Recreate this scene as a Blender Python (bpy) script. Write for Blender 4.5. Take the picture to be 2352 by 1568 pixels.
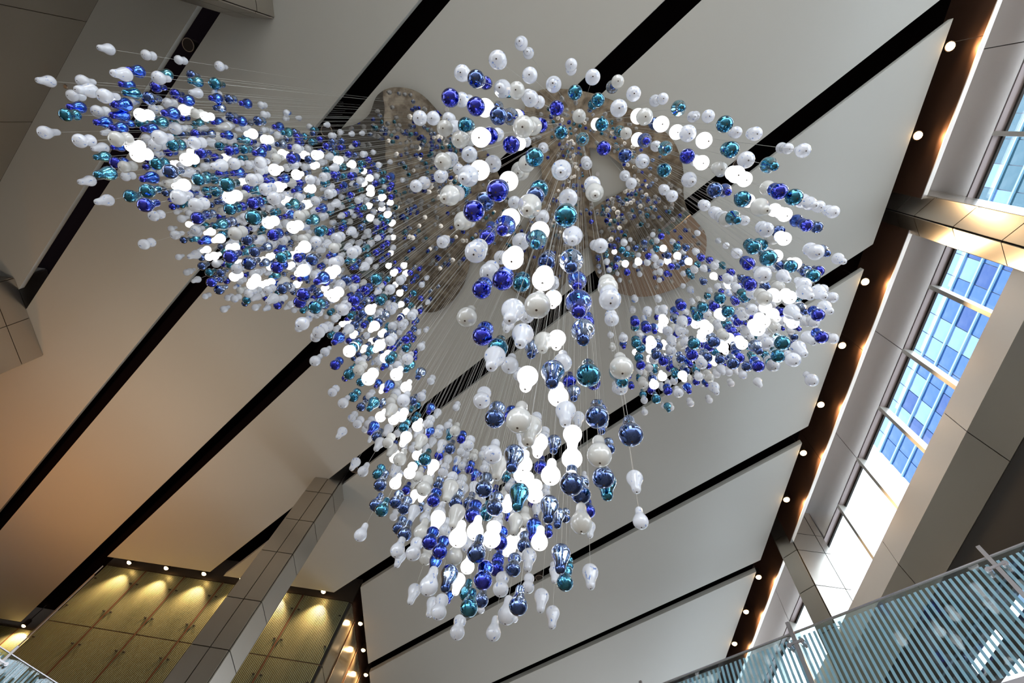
import bpy, math, random
import numpy as np
from mathutils import Matrix, Vector

for o in list(bpy.data.objects):
    bpy.data.objects.remove(o)
SC = bpy.context.scene
COL = SC.collection

# ------------------------------------------------------------------ camera
# world: X right, Y towards the bottom of the picture, Z up, metres, eye at the origin
PW, PH, FPX = 2352.0, 1568.0, 1138.0
M = np.array([[0.99113114, 0.09835998, -0.08935539],
              [-0.05319495, 0.90985434, 0.4115038],
              [0.1217759, -0.40310098, 0.90701722]])      # camera (x right, y down, z forward) -> world
cam_d = bpy.data.cameras.new('camera')
cam_d.sensor_width = 36.0
cam_d.lens = FPX / PW * 36.0
cam_d.clip_start, cam_d.clip_end = 0.05, 600
cam = bpy.data.objects.new('camera', cam_d)
COL.objects.link(cam)
mw = Matrix.Identity(4)
for r in range(3):
    mw[r][0], mw[r][1], mw[r][2] = M[r][0], -M[r][1], -M[r][2]
cam.matrix_world = mw
SC.camera = cam

# ------------------------------------------------------------------ sky, sun, exposure
SC.view_settings.view_transform = 'Standard'
SC.view_settings.look = 'None'
SC.view_settings.exposure = 2.28
SC.view_settings.gamma = 1.0
SC.view_settings.use_curve_mapping = False
world = bpy.data.worlds.new('overcast_sky')
SC.world = world
world.use_nodes = True
wn = world.node_tree
bg = wn.nodes['Background']
bg.inputs[0].default_value = (0.86, 0.92, 1.0, 1)
bg.inputs[1].default_value = 1.5

cy = SC.cycles
cy.max_bounces, cy.diffuse_bounces, cy.glossy_bounces, cy.transmission_bounces, cy.transparent_max_bounces = 7, 4, 4, 2, 10
cy.caustics_reflective = cy.caustics_refractive = False
cy.adaptive_threshold = 0.02

H = 15.0          # underside of the ceiling above the eye
FLOOR = -1.6

# ------------------------------------------------------------------ helpers
def ray(p):
    return M @ np.array([(p[0] - PW / 2) / FPX, (p[1] - PH / 2) / FPX, 1.0])
def at_z(p, z):
    d = ray(p); return d * (z / d[2])
def depth(w):
    return float(M[:, 2] @ np.asarray(w, float))

def mesh(name, verts, faces, mats, mat_idx=None, smooth=False):
    me = bpy.data.meshes.new(name)
    me.from_pydata([tuple(map(float, v)) for v in verts], [], faces)
    for m in (mats if isinstance(mats, (list, tuple)) else [mats]):
        me.materials.append(m)
    if mat_idx:
        me.polygons.foreach_set('material_index', mat_idx)
    if smooth:
        me.polygons.foreach_set('use_smooth', [True] * len(faces))
    me.update()
    return me
def link(name, me, parent=None, loc=None):
    o = bpy.data.objects.new(name, me)
    COL.objects.link(o)
    if parent is not None:
        o.parent = parent
    if loc is not None:
        o.location = loc
    return o
def tag(o, label, cat, group=None):
    o['label'] = label; o['category'] = cat
    if group: o['group'] = group
    return o
def struct(o, label=None):
    o['kind'] = 'structure'
    if label: o['label'] = label
    return o
def empty(name, loc, parent=None):
    o = bpy.data.objects.new(name, None)
    o.empty_display_size = 0.1
    COL.objects.link(o)
    o.location = loc
    if parent is not None: o.parent = parent
    return o

class MB:
    """collects boxes and prisms into one mesh"""
    def __init__(s): s.v, s.f = [], []
    def add(s, v, f):
        n = len(s.v); s.v += [tuple(map(float, p)) for p in v]; s.f += [tuple(i + n for i in q) for q in f]; return s
    def box(s, x0, x1, y0, y1, z0, z1):
        return s.add([(x0,y0,z0),(x1,y0,z0),(x1,y1,z0),(x0,y1,z0),(x0,y0,z1),(x1,y0,z1),(x1,y1,z1),(x0,y1,z1)],
                     [(0,3,2,1),(4,5,6,7),(0,1,5,4),(1,2,6,5),(2,3,7,6),(3,0,4,7)])
    def prism(s, poly, z0, z1):
        """vertical prism over a counter-clockwise plan polygon"""
        n = len(poly)
        a = sum(poly[i][0]*poly[(i+1)%n][1] - poly[(i+1)%n][0]*poly[i][1] for i in range(n))
        if a < 0: poly = poly[::-1]
        v = [(x, y, z0) for x, y in poly] + [(x, y, z1) for x, y in poly]
        f = [tuple(range(n))[::-1], tuple(range(n, 2*n))] + [(i, (i+1)%n, n+(i+1)%n, n+i) for i in range(n)]
        return s.add(v, f)
    def slab(s, a, b, c, d, t):
        """quad a b c d pushed along its normal by t"""
        a, b, c, d = [Vector(p) for p in (a, b, c, d)]
        n = (b - a).cross(d - a).normalized() * t
        return s.add([a,b,c,d,a+n,b+n,c+n,d+n], [(0,3,2,1),(4,5,6,7),(0,1,5,4),(1,2,6,5),(2,3,7,6),(3,0,4,7)])
    def tube(s, p, q, r, n=8, r2=None):
        p, q = Vector(p), Vector(q); d = (q-p).normalized()
        u = d.orthogonal().normalized(); w = d.cross(u); r2 = r if r2 is None else r2
        v = [p + (u*math.cos(2*math.pi*i/n) + w*math.sin(2*math.pi*i/n))*r for i in range(n)]
        v += [q + (u*math.cos(2*math.pi*i/n) + w*math.sin(2*math.pi*i/n))*r2 for i in range(n)]
        f = [(i, (i+1)%n, n+(i+1)%n, n+i) for i in range(n)] + [tuple(range(n))[::-1], tuple(range(n,2*n))]
        return s.add(v, f)
    def build(s, name, mat, parent=None, smooth=False, loc=None):
        return link(name, mesh(name, s.v, s.f, mat, smooth=smooth), parent, loc)

def clip(poly, nx, ny, c):
    """keep nx*x+ny*y <= c"""
    out = []
    for i in range(len(poly)):
        p, q = poly[i], poly[(i+1) % len(poly)]
        a, b = nx*p[0]+ny*p[1]-c, nx*q[0]+ny*q[1]-c
        if a <= 0: out.append(p)
        if a*b < 0:
            t = a/(a-b); out.append((p[0]+t*(q[0]-p[0]), p[1]+t*(q[1]-p[1])))
    return out

# ------------------------------------------------------------------ materials
def pmat(name, col, rough=0.5, metal=0.0, **kw):
    m = bpy.data.materials.new(name); m.use_nodes = True
    b = m.node_tree.nodes['Principled BSDF']
    b.inputs['Base Color'].default_value = (*col, 1)
    b.inputs['Roughness'].default_value = rough
    b.inputs['Metallic'].default_value = metal
    for k, v in kw.items():
        b.inputs[k.replace('_', ' ')].default_value = v
    return m
def N(m, t, **kw):
    n = m.node_tree.nodes.new(t)
    for k, v in kw.items(): setattr(n, k, v)
    return n
def noise_bump(m, scale, strength, dist=0.02, stretch=None, detail=2.0, coord='Object'):
    t = m.node_tree; b = t.nodes['Principled BSDF']
    tc = N(m, 'ShaderNodeTexCoord'); mp = N(m, 'ShaderNodeMapping'); nz = N(m, 'ShaderNodeTexNoise'); bp = N(m, 'ShaderNodeBump')
    if stretch: mp.inputs['Scale'].default_value = stretch
    nz.inputs['Scale'].default_value = scale; nz.inputs['Detail'].default_value = detail
    bp.inputs['Strength'].default_value = strength; bp.inputs['Distance'].default_value = dist
    t.links.new(tc.outputs[coord], mp.inputs[0]); t.links.new(mp.outputs[0], nz.inputs[0])
    t.links.new(nz.outputs[0], bp.inputs['Height']); t.links.new(bp.outputs[0], b.inputs['Normal'])
    return nz
def noise_color(m, scale, c0, c1, p0=0.4, p1=0.6, detail=3.0, stretch=None):
    t = m.node_tree; b = t.nodes['Principled BSDF']
    tc = N(m, 'ShaderNodeTexCoord'); mp = N(m, 'ShaderNodeMapping'); nz = N(m, 'ShaderNodeTexNoise'); cr = N(m, 'ShaderNodeValToRGB')
    if stretch: mp.inputs['Scale'].default_value = stretch
    nz.inputs['Scale'].default_value = scale; nz.inputs['Detail'].default_value = detail
    cr.color_ramp.elements[0].position, cr.color_ramp.elements[1].position = p0, p1
    cr.color_ramp.elements[0].color, cr.color_ramp.elements[1].color = (*c0, 1), (*c1, 1)
    t.links.new(tc.outputs['Object'], mp.inputs[0]); t.links.new(mp.outputs[0], nz.inputs[0])
    t.links.new(nz.outputs[0], cr.inputs[0]); t.links.new(cr.outputs[0], b.inputs['Base Color'])
def emis(name, col, s):
    m = bpy.data.materials.new(name); m.use_nodes = True; t = m.node_tree
    t.nodes.remove(t.nodes['Principled BSDF'])
    e = t.nodes.new('ShaderNodeEmission'); e.inputs[0].default_value = (*col, 1); e.inputs[1].default_value = s
    t.links.new(e.outputs[0], t.nodes['Material Output'].inputs[0])
    return m
def glassy(name, tint, refl=0.08, rough=0.0):
    """thin pane: clear transmission under a fresnel reflection"""
    m = bpy.data.materials.new(name); m.use_nodes = True; t = m.node_tree
    t.nodes.remove(t.nodes['Principled BSDF'])
    tr = t.nodes.new('ShaderNodeBsdfTransparent'); tr.inputs[0].default_value = (*tint, 1)
    gl = t.nodes.new('ShaderNodeBsdfGlossy'); gl.inputs['Roughness'].default_value = rough
    fr = t.nodes.new('ShaderNodeLayerWeight'); fr.inputs[0].default_value = 0.5
    pw = t.nodes.new('ShaderNodeMath'); pw.operation = 'POWER'; pw.inputs[1].default_value = 5.0
    mu = t.nodes.new('ShaderNodeMath'); mu.operation = 'MULTIPLY_ADD'; mu.inputs[1].default_value = 0.8; mu.inputs[2].default_value = refl
    mu.use_clamp = True
    t.links.new(fr.outputs['Facing'], pw.inputs[0])
    mx = t.nodes.new('ShaderNodeMixShader')
    t.links.new(pw.outputs[0], mu.inputs[0]); t.links.new(mu.outputs[0], mx.inputs[0])
    t.links.new(tr.outputs[0], mx.inputs[1]); t.links.new(gl.outputs[0], mx.inputs[2])
    t.links.new(mx.outputs[0], t.nodes['Material Output'].inputs[0])
    return m

m_ceil = pmat('ceiling_paint', (0.50, 0.495, 0.45), 0.75)
m_edge = pmat('panel_edge_paint', (0.5, 0.5, 0.485), 0.7)
m_void = pmat('black_void', (0.006, 0.004, 0.005), 0.9, 0.0, Specular_IOR_Level=0.0)
m_fascia = pmat('bronze_fascia', (0.16, 0.085, 0.055), 0.28, 0.6)
noise_bump(m_fascia, 1.4, 0.12, 0.05)
m_steel = pmat('brushed_steel', (0.88, 0.84, 0.79), 0.24, 0.5)
noise_bump(m_steel, 0.9, 0.10, 0.08)
m_steel2 = pmat('satin_steel', (0.52, 0.48, 0.42), 0.28, 0.97)
noise_bump(m_steel2, 0.7, 0.06, 0.06)
m_mauve = pmat('mauve_reveal', (0.32, 0.26, 0.25), 0.5, 0.3)
m_mull = pmat('mullion_aluminium', (0.52, 0.49, 0.43), 0.4, 0.4)
m_trim = pmat('pale_trim', (0.7, 0.69, 0.67), 0.3, 0.6)
m_joint = pmat('dark_joint', (0.03, 0.025, 0.02), 0.8)
m_glass = glassy('window_glass', (0.93, 0.97, 1.0), 0.05)
m_balg = glassy('balustrade_glass', (0.80, 0.90, 0.92), 0.07)
m_frost = pmat('frosted_stripe', (0.60, 0.72, 0.77), 0.5)
_t = m_frost.node_tree; _tl = N(m_frost, 'ShaderNodeBsdfTranslucent'); _tl.inputs[0].default_value = (0.6, 0.74, 0.80, 1)
_mx = N(m_frost, 'ShaderNodeMixShader'); _mx.inputs[0].default_value = 0.5
_t.links.new(_t.nodes['Principled BSDF'].outputs[0], _mx.inputs[1]); _t.links.new(_tl.outputs[0], _mx.inputs[2]); _t.links.new(_mx.outputs[0], _t.nodes['Material Output'].inputs[0])
m_skypan = pmat('sky_reflection_panel', (0.22, 0.31, 0.40), 0.2, 0.35)  # blue sky reflection put into the panel's base colour
m_rail = pmat('rail_metal', (0.55, 0.52, 0.52), 0.25, 1.0)
m_post = pmat('post_metal', (0.42, 0.39, 0.37), 0.3, 0.9)
m_slab = pmat('slab_edge', (0.32, 0.29, 0.29), 0.5, 0.3)
m_corr = pmat('ribbed_olive_glass', (0.28, 0.29, 0.16), 0.4, 0.3)
m_rib_shade = pmat('rib_shade', (0.07, 0.065, 0.035), 0.5)  # dark colour on rib sides and gaps stands in for their shade
m_brown = pmat('brown_channel', (0.16, 0.085, 0.05), 0.35, 0.6)
m_gold = pmat('smooth_gold_panel', (0.30, 0.25, 0.16), 0.12, 0.7)
m_lens = emis('warm_lamp_lens', (1.0, 0.62, 0.26), 9.0)
m_house = pmat('lamp_housing', (0.05, 0.035, 0.03), 0.4, 0.7)
m_mirror = pmat('polished_mirror_plate', (0.36, 0.335, 0.295), 0.015, 1.0)
noise_bump(m_mirror, 1.6, 0.035, 0.05, detail=1.0)
m_cable = pmat('suspension_wire', (0.45, 0.45, 0.42), 0.4, 0.3)
m_floor = pmat('granite_floor', (0.3, 0.26, 0.2), 0.35)
noise_color(m_floor, 2.2, (0.22, 0.18, 0.14), (0.56, 0.49, 0.40), 0.38, 0.62, 6.0)
m_dark = pmat('dark_stone_floor', (0.09, 0.08, 0.07), 0.4)
m_tower = None

# ------------------------------------------------------------------ ceiling
SL = [-19.1, -13.0, -7.08, -1.02, 5.09, 11.27, 17.37, 23.48, 29.5, 35.6]     # left edge of each slot, x+y
SR = [-18.3, -12.22, -6.27, -0.16, 5.87, 12.0, 18.05, 24.1, 30.15, 36.3]     # right edge
EX = 8.56                                                            # panels stop here on the window side
T = 0.2
ceiling = struct(empty('ceiling', (0, 0, H)), 'pale grey ceiling of long diagonal panels with black slots between')
def ceil_panel(s0, s1, extra):
    big = [(-60, -20), (20, -20), (20, 60), (-60, 60)]
    p = clip(big, 1, 1, s1); p = clip(p, -1, -1, -s0); p = clip(p, 1, 0, EX)
    for e in extra: p = clip(p, *e)
    if len(p) < 3: return
    mb = MB().prism([(x, y) for x, y in p], 0, T)
    mb.build('ceiling_panel', m_ceil, ceiling)
ceil_panel(-16.0, SL[1], [(0, 1, 32)])
ceil_panel(SR[1], SL[2], [(0, 1, 32)])
ceil_panel(SR[2], SL[3], [(0, 1, 26.3)])
ceil_panel(SR[3], SL[4], [(0, 1, 20.15)])
ceil_panel(SR[4], SL[5], [(0, 1, 20.28)])
for k in (5, 6, 7, 8):
    ceil_panel(SR[k], SL[k+1], [(-1, 0, 7.70), (0, 1, 40)])
struct(MB().box(-45, 9.16, -20, 45, 16.3, 16.5).build('ceiling_void', m_void), 'black void above the ceiling slots')

# ------------------------------------------------------------------ right-hand wall
XW, XG = 10.4, 10.62
P0, PITCH = 3.76, 2.02
wall_r = struct(MB().box(XW+0.05, XW+0.25, -16, 34, 14.95, 16.8).build('wall_right', m_joint), 'tall window wall faced in brushed steel panels')
for k in range(-5, 7):
    y0 = P0 + PITCH*(2*k+1)
    if y0 > 33: break
    MB().box(XW, XW+0.05, y0+0.012, y0+2*PITCH-0.012, 14.93, 16.62).build('steel_panel', m_steel, wall_r)
# bronze fascia and its pale bottom trim hang between ceiling slot and wall
fas = struct(empty('trim_1', (9.1, 0, 14.55)), 'dark bronze fascia with downlights beside the ceiling edge')
for k in range(-5, 7):
    y0 = P0 + PITCH*(2*k+1)
    MB().box(0, 0.06, y0+0.006, y0+2*PITCH-0.006, 0.03, 1.75).build('fascia_panel', m_fascia, fas)
MB().box(-0.01, 0.09, -16, 34, 0.0, 0.03).build('bottom_trim', m_trim, fas)
struct(MB().box(9.16, XW+0.2, -16, 34, 16.63, 16.7).build('ceiling_reflector', m_trim), 'pale soffit added to brighten the steel band')  # pale surface added for the steel band to reflect
wn_i = 0
def window(y0, y1):
    global wn_i
    wn_i += 1
    w = struct(empty('window_%d' % wn_i, (XG, y0, 11.0)), 'tall window bay in the steel clad wall')
    MB().box(0, 0.02, 0.03, y1-y0-0.03, 0.0, 3.9).build('pane', m_glass, w)
    MB().box(-0.24, 0.0, -0.055, 0.055, 0.0, 3.92).build('mullion', m_mull, w)
    MB().box(-0.22, 0.0, 0.035, y1-y0-0.035, 3.9, 3.95).build('head_reveal', m_mauve, w)
    MB().box(-0.03, 0.03, 0.03, y1-y0-0.03, 3.84, 3.9).build('head_frame', m_joint, w)
for k in range(-7, 14):
    window(P0 + PITCH*k, P0 + PITCH*(k+1))
# projecting spandrel under the windows: shelf and folded facets
sp = struct(empty('wall_spandrel', (9.2, 0, 0)), 'folded steel spandrel running under the windows')
MB().box(0.12, 0.24, -16, 34, 8.3, 11.1).build('backing', m_joint, sp)
MB().box(0.0, 1.5, -16, 34, 11.1, 11.15).build('shelf', m_steel2, sp)
for k in range(-5, 7):
    y0, y1 = P0 + PITCH*(2*k+1) + 0.01, P0 + PITCH*(2*k+3) - 0.01
    MB().slab((0, y0, 11.15), (0, y1, 11.15), (-0.02, y1, 10.36), (-0.02, y0, 10.36), -0.03).build('spandrel_panel', m_steel, sp)
    MB().slab((-0.02, y0, 10.355), (-0.02, y1, 10.355), (0.10, y1, 9.32), (0.10, y0, 9.32), -0.03).build('spandrel_panel', m_steel2, sp)
    MB().slab((0.12, y0, 9.27), (0.12, y1, 9.27), (0.16, y1, 8.25), (0.16, y0, 8.25), -0.03).build('spandrel_panel', m_skypan, sp)
# slim strip windows low on the wall
wl = struct(MB().box(9.42, 9.6, -16, 34, 8.13, 9.0).box(9.42, 9.6, -16, 34, 7.52, 7.78).build('wall_right_lower', m_joint), 'dark lower wall with slim strip windows')
for k in range(-12, 14):
    y = 8.93 + 1.75*k
    MB().box(9.40, 9.6, y-0.42, y, 6.9, 8.13).build('pier', m_joint, wl)
    MB().box(9.5, 9.52, y, y+1.33, 6.9, 8.13).build('pane', m_glass, wl)
# curtain wall under the mezzanine windows, only met in reflections
cw = struct(empty('wall_curtain', (9.5, 0, FLOOR)), 'glazed curtain wall down to the floor')
for k in range(-12, 14):
    MB().box(-0.05, 0.15, 1.75*k-0.05, 1.75*k+0.05, 0, 8.5).build('mullion', m_mull, cw)
MB().box(0.0, 0.2, -16, 34, 0, 4.4).build('light_block_base', m_slab, cw)  # unseen solid base added to cut daylight on the ceiling
for z in (4.4, 6.2, 8.3):
    MB().box(-0.05, 0.15, -16, 34, z, z+0.15).build('transom', m_mull, cw)

# ------------------------------------------------------------------ columns
JZ = [16.2, 15.0, 14.18, 12.71, 11.25, 9.45, 7.94, 6.4, 4.9, 3.4, 1.9, 0.4, FLOOR]
def face_panels(col, a, b, mat, splits=(0, 1), zs=JZ, gap=0.012, t=0.03):
    """cladding panels on the vertical face a-b (outward normal to the right of a->b), relative to col"""
    ax, ay = a; bx, by = b
    L = math.hypot(bx-ax, by-ay); ux, uy = (bx-ax)/L, (by-ay)/L
    for i in range(len(splits)-1):
        s0, s1 = splits[i]*L + gap, splits[i+1]*L - gap
        for j in range(len(zs)-1):
            p = lambda s, z: (ax+ux*s-col.location.x, ay+uy*s-col.location.y, z-col.location.z)
            MB().slab(p(s0, zs[j]-gap), p(s0, zs[j+1]+gap), p(s1, zs[j+1]+gap), p(s1, zs[j]-gap), t).build('cladding_panel', mat, col)
def nose_column(yc, label):
    c = tag(empty('clad_column', (9.7, yc, FLOOR)), label, 'column', 'pointed steel columns on the window wall')
    pts = [(8.85, yc), (9.18, yc-0.48), (10.38, yc-0.48), (10.38, yc+0.48), (9.18, yc+0.48)]
    core = MB().prism([(9.7+(x-9.7)*0.93-9.7, (y-yc)*0.93) for x, y in pts], 0, 16.2-FLOOR); core.build('core', m_joint, c)
    face_panels(c, (9.18, yc-0.48), (8.85, yc), m_steel2, t=-0.03)
    face_panels(c, (8.85, yc), (9.18, yc+0.48), m_steel2, t=-0.03)
    face_panels(c, (10.38, yc-0.48), (9.18, yc-0.48), m_steel2, (0, 0.22, 1), t=-0.03)
    face_panels(c, (9.18, yc+0.48), (10.38, yc+0.48), m_steel2, (0, 0.78, 1), t=-0.03)
nose_column(1.78, 'steel clad pointed column beside the topmost window at the right edge')
nose_column(13.9, 'steel clad pointed column catching yellow daylight above the glass balustrade')
def square_column(x0, x1, y0, y1, label, mid_x=True, mid_y=True):
    c = tag(empty('clad_column', ((x0+x1)/2, (y0+y1)/2, FLOOR)), label, 'column', 'square panelled columns')
    w, d = (x1-x0)/2-0.03, (y1-y0)/2-0.03
    MB().box(-w, w, -d, d, 0, 16.2-FLOOR).build('core', m_joint, c)
    sx = (0, 0.5, 1) if mid_x else (0, 1); sy = (0, 0.5, 1) if mid_y else (0, 1)
    face_panels(c, (x0, y0), (x1, y0), m_steel2, sx, t=0.03)
    face_panels(c, (x1, y0), (x1, y1), m_steel2, sy, t=0.03)
    face_panels(c, (x1, y1), (x0, y1), m_steel2, sx, t=0.03)
    face_panels(c, (x0, y1), (x0, y0), m_steel2, sy, t=0.03)
square_column(-9.14, -8.05, 13.68, 14.66, 'square steel clad column rising in front of the olive ribbed wall', True, False)
square_column(-22.8, -19.7, 6.25, 9.35, 'broad dark steel column cut by the left edge of the photo')
square_column(-9.6, -8.5, -5.2, -2.12, 'pale steel column corner cut by the top edge of the photo')

# ------------------------------------------------------------------ left wall, along the slot direction
wl2 = struct(empty('wall_left', (0, 0, 0)), 'dark steel panelled wall at the upper left')
cs = [(-43.5, 27.5), (-36, 20), (-30.5, 14.5), (-25.0, 9.0), (-19.7, 3.7), (-16.93, 0.93), (-14.17, -1.83), (-11.4, -4.6), (-8.6, -7.4), (-4, -12)]  # far corners run on out of view to block sky light
for a, b in zip(cs[:-1], cs[1:]):
    for z0, z1 in ((12.4, 15.0), (9.8, 12.4), (5, 9.8)) + (((FLOOR, 5),) if a[0] < -24 else ()):  # floor-level far panels added to shut out low sky light
        g = 0.01
        p = lambda q, z: (q[0], q[1], z)
        u = Vector((b[0]-a[0], b[1]-a[1], 0)).normalized()*g
        MB().slab((a[0]+u.x, a[1]+u.y, z1-g), (b[0]-u.x, b[1]-u.y, z1-g), (b[0]-u.x, b[1]-u.y, z0+g), (a[0]+u.x, a[1]+u.y, z0+g), -0.04).build('steel_panel', m_steel2, wl2)
MB().slab((cs[0][0]-.06, cs[0][1]-.06, 15.0), (cs[-1][0]-.06, cs[-1][1]-.06, 15.0), (cs[-1][0]-.06, cs[-1][1]-.06, 5), (cs[0][0]-.06, cs[0][1]-.06, 5), -0.1).build('backing', m_joint, wl2)

# ------------------------------------------------------------------ olive ribbed wall at the lower left
YB = 20.85
def ribbed(wall, x0, x1, z0, z1, y, pitch=0.07):
    n = max(2, int(round((x1-x0)/pitch)))
    v, f = [], []
    prof = [(0.0, 0.0), (0.06, -0.03), (0.60, -0.03), (0.66, 0.0)]
    for i in range(n):
        for q, dy in prof:
            x = x0 + (i+q)*(x1-x0)/n
            v += [(x, y+dy, z0), (x, y+dy, z1)]
    v += [(x1, y, z0), (x1, y, z1)]
    mi = []
    for i in range(0, len(v)-2, 2):
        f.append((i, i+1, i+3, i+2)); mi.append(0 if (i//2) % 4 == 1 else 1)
    return link('ribbed_panel', mesh('ribbed_panel', v, f, [m_corr, m_rib_shade], mi), wall)
wall_f = struct(MB().box(-20.62, -8.3, YB+0.06, YB+0.3, FLOOR, 15.05).build('wall_far', m_joint), 'olive ribbed glass wall washed by warm downlights')
JX = [-20.62, -18.5, -16.52, -14.56, -12.56, -10.56, -8.3]
ZR = [15.05, 12.12, 9.2, 6.3, 3.4]
for i in range(len(JX)-1):
    for j in range(len(ZR)-1):
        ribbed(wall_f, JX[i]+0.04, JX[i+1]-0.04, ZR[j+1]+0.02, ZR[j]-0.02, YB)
        for x, sx in ((JX[i]+0.16, 1), (JX[i+1]-0.16, -1)):
            for z in (ZR[j]-0.75, ZR[j+1]+0.75):
                MB().box(x-0.05, x+0.05, YB-0.075, YB-0.03, z-0.02, z+0.02).build('clip', m_joint, wall_f)
    if i: MB().box(JX[i]-0.035, JX[i]+0.035, YB-0.05, YB+0.05, 3.4, 15.05).build('channel', m_brown, wall_f)
for z in ZR[1:]:
    MB().box(-20.6, -8.3, YB+0.0, YB+0.05, z-0.02, z+0.02).build('channel', m_brown, wall_f)
m_wfascia = pmat('warm_steel_fascia', (0.30, 0.25, 0.20), 0.3, 0.9)
MB().box(-20.62, -8.2, YB-0.02, YB+0.1, 15.08, 16.3).build('fascia', m_wfascia, wall_f)
# return wall of smooth gold panels
XR = -8.22
wall_rt = struct(MB().box(XR-0.3, XR-0.06, 20.9, 40, FLOOR, 15.05).build('wall_return', m_joint), 'smooth gold panels turning the corner beside the ribbed wall')
ys = [20.9, 22.12, 24.08, 26.04, 28.0, 30]
for a, b in zip(ys[:-1], ys[1:]):
    for z1, z0 in zip(ZR[:-1], ZR[1:]):
        MB().box(XR-0.05, XR, a+0.04, b-0.04, z0+0.02, z1-0.02).build('gold_panel', m_gold, wall_rt)
    MB().box(XR-0.03, XR+0.05, b-0.03, b+0.03, 3.4, 15.05).build('channel', m_brown, wall_rt)
MB().box(XR-0.1, XR+0.02, 20.9, 40, 15.08, 16.3).build('fascia', m_fascia, wall_rt)
# diagonal return and the second ribbed bay behind it
wd = struct(MB().slab((-20.72, 20.86, 15.0), (-26.6, 26.75, 15.0), (-26.6, 26.75, 14.55), (-20.72, 20.86, 14.55), 0.05)
            .slab((-20.72, 20.92, 14.5), (-26.6, 26.8, 14.5), (-26.6, 26.8, FLOOR), (-20.72, 20.92, FLOOR), 0.05).build('wall_diagonal', m_edge), 'pale diagonal edge behind the ribbed wall')
wall_g = struct(MB().box(-40, -20.7, 27.06, 27.3, FLOOR, 15.05).build('wall_far_left', m_joint), 'second ribbed wall bay in the lower left corner')
for x0, x1 in ((-31.7, -29.75), (-29.7, -27.75), (-27.7, -25.75)):
    for z1, z0 in zip(ZR[:-1], ZR[1:]):
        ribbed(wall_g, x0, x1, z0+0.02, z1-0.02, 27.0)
    MB().box(x1-0.02, x1+0.05, 26.95, 27.05, 3.4, 15.05).build('channel', m_brown, wall_g)
MB().box(-40, -25.7, 26.98, 27.1, 15.08, 16.3).build('fascia', m_wfascia, wall_g)

# ------------------------------------------------------------------ downlights
lv = [(0.1*math.cos(a)*math.cos(b), 0.1*math.cos(a)*math.sin(b), -0.02-0.07*math.sin(a)) for a in (0, 0.4, 0.8, 1.2) for b in [i*math.pi/8 for i in range(16)]] + [(0, 0, -0.09)]
lf = [(j*16+(i+1) % 16, j*16+i, (j+1)*16+i, (j+1)*16+(i+1) % 16) for j in range(3) for i in range(16)] + [(48+(i+1) % 16, 48+i, 64) for i in range(16)]
lens_me = mesh('lens', lv, lf, m_lens, None, True)
hb = MB()
n = 20
hb.v = [(r*math.cos(2*math.pi*i/n), r*math.sin(2*math.pi*i/n), z) for r, z in ((0.102, -0.02), (0.12, -0.02), (0.12, 0.3), (0.08, 0.36)) for i in range(n)]
hb.f = [(j*n+i, j*n+(i+1) % n, (j+1)*n+(i+1) % n, (j+1)*n+i) for j in range(3) for i in range(n)]
house_me = mesh('housing', hb.v, hb.f, m_house)
arm_me = MB().box(-0.015, 0.015, -0.015, 0.015, 0.3, 1.3); arm_me = mesh('stem', arm_me.v, arm_me.f, m_house)
def downlight(x, y, z, label, group, power, tilt=(0, 0), blend=0.9, ang=70):
    t = tag(empty('downlight', (x, y, z)), label, 'downlight', group)
    link('housing', house_me, t); link('lens', lens_me, t); link('stem', arm_me, t)
    ld = bpy.data.lights.new('downlight_beam', 'SPOT'); ld.energy = power; ld.color = (1.0, 0.66, 0.34)
    ld.spot_size = math.radians(ang); ld.spot_blend = blend; ld.shadow_soft_size = 0.06
    lo = bpy.data.objects.new('beam', ld); COL.objects.link(lo); lo.parent = t; lo.location = (0, 0, -0.11)
    lo.rotation_euler = (tilt[0], tilt[1], 0)
    return t
ord_ = ['first', 'second', 'third', 'fourth', 'fifth', 'sixth', 'seventh', 'eighth', 'ninth', 'tenth']
for i, y in enumerate([-2.12, -0.13, 3.8, 5.84, 7.96, 9.88, 11.92, 15.8, 17.77, 19.74]):
    downlight(8.71, y, 15.02, 'glowing warm downlight along the window wall, %s from the top' % ord_[i], 'downlights along the window wall', 85, (0, 0), 1.0, 165)
for i, x in enumerate([-19.35, -17.43, -15.5, -13.6, -11.55, -9.58]):
    lab = ('glowing warm downlight above the olive ribbed wall, %s from the left' % ord_[i]) if i != 4 else 'warm downlight above the olive ribbed wall hidden behind the square column'
    downlight(x, 20.47, 15.12, lab, 'downlights above the ribbed wall', 235, (math.radians(7), 0), 1.0, 88)
for i, y in enumerate([22.19, 24.11, 26.02]):
    downlight(-7.9, y, 15.05, 'glowing warm downlight by the gold corner panels, %s from the corner' % ord_[i], 'downlights by the gold panels', 100, (0, 0), 1.0, 165)
downlight(-27.3, 26.66, 15.05, 'glowing warm downlight in the lower left corner above the balustrade', 'downlights in the lower left corner', 200, (math.radians(14), 0), 1.0, 130)

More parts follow.
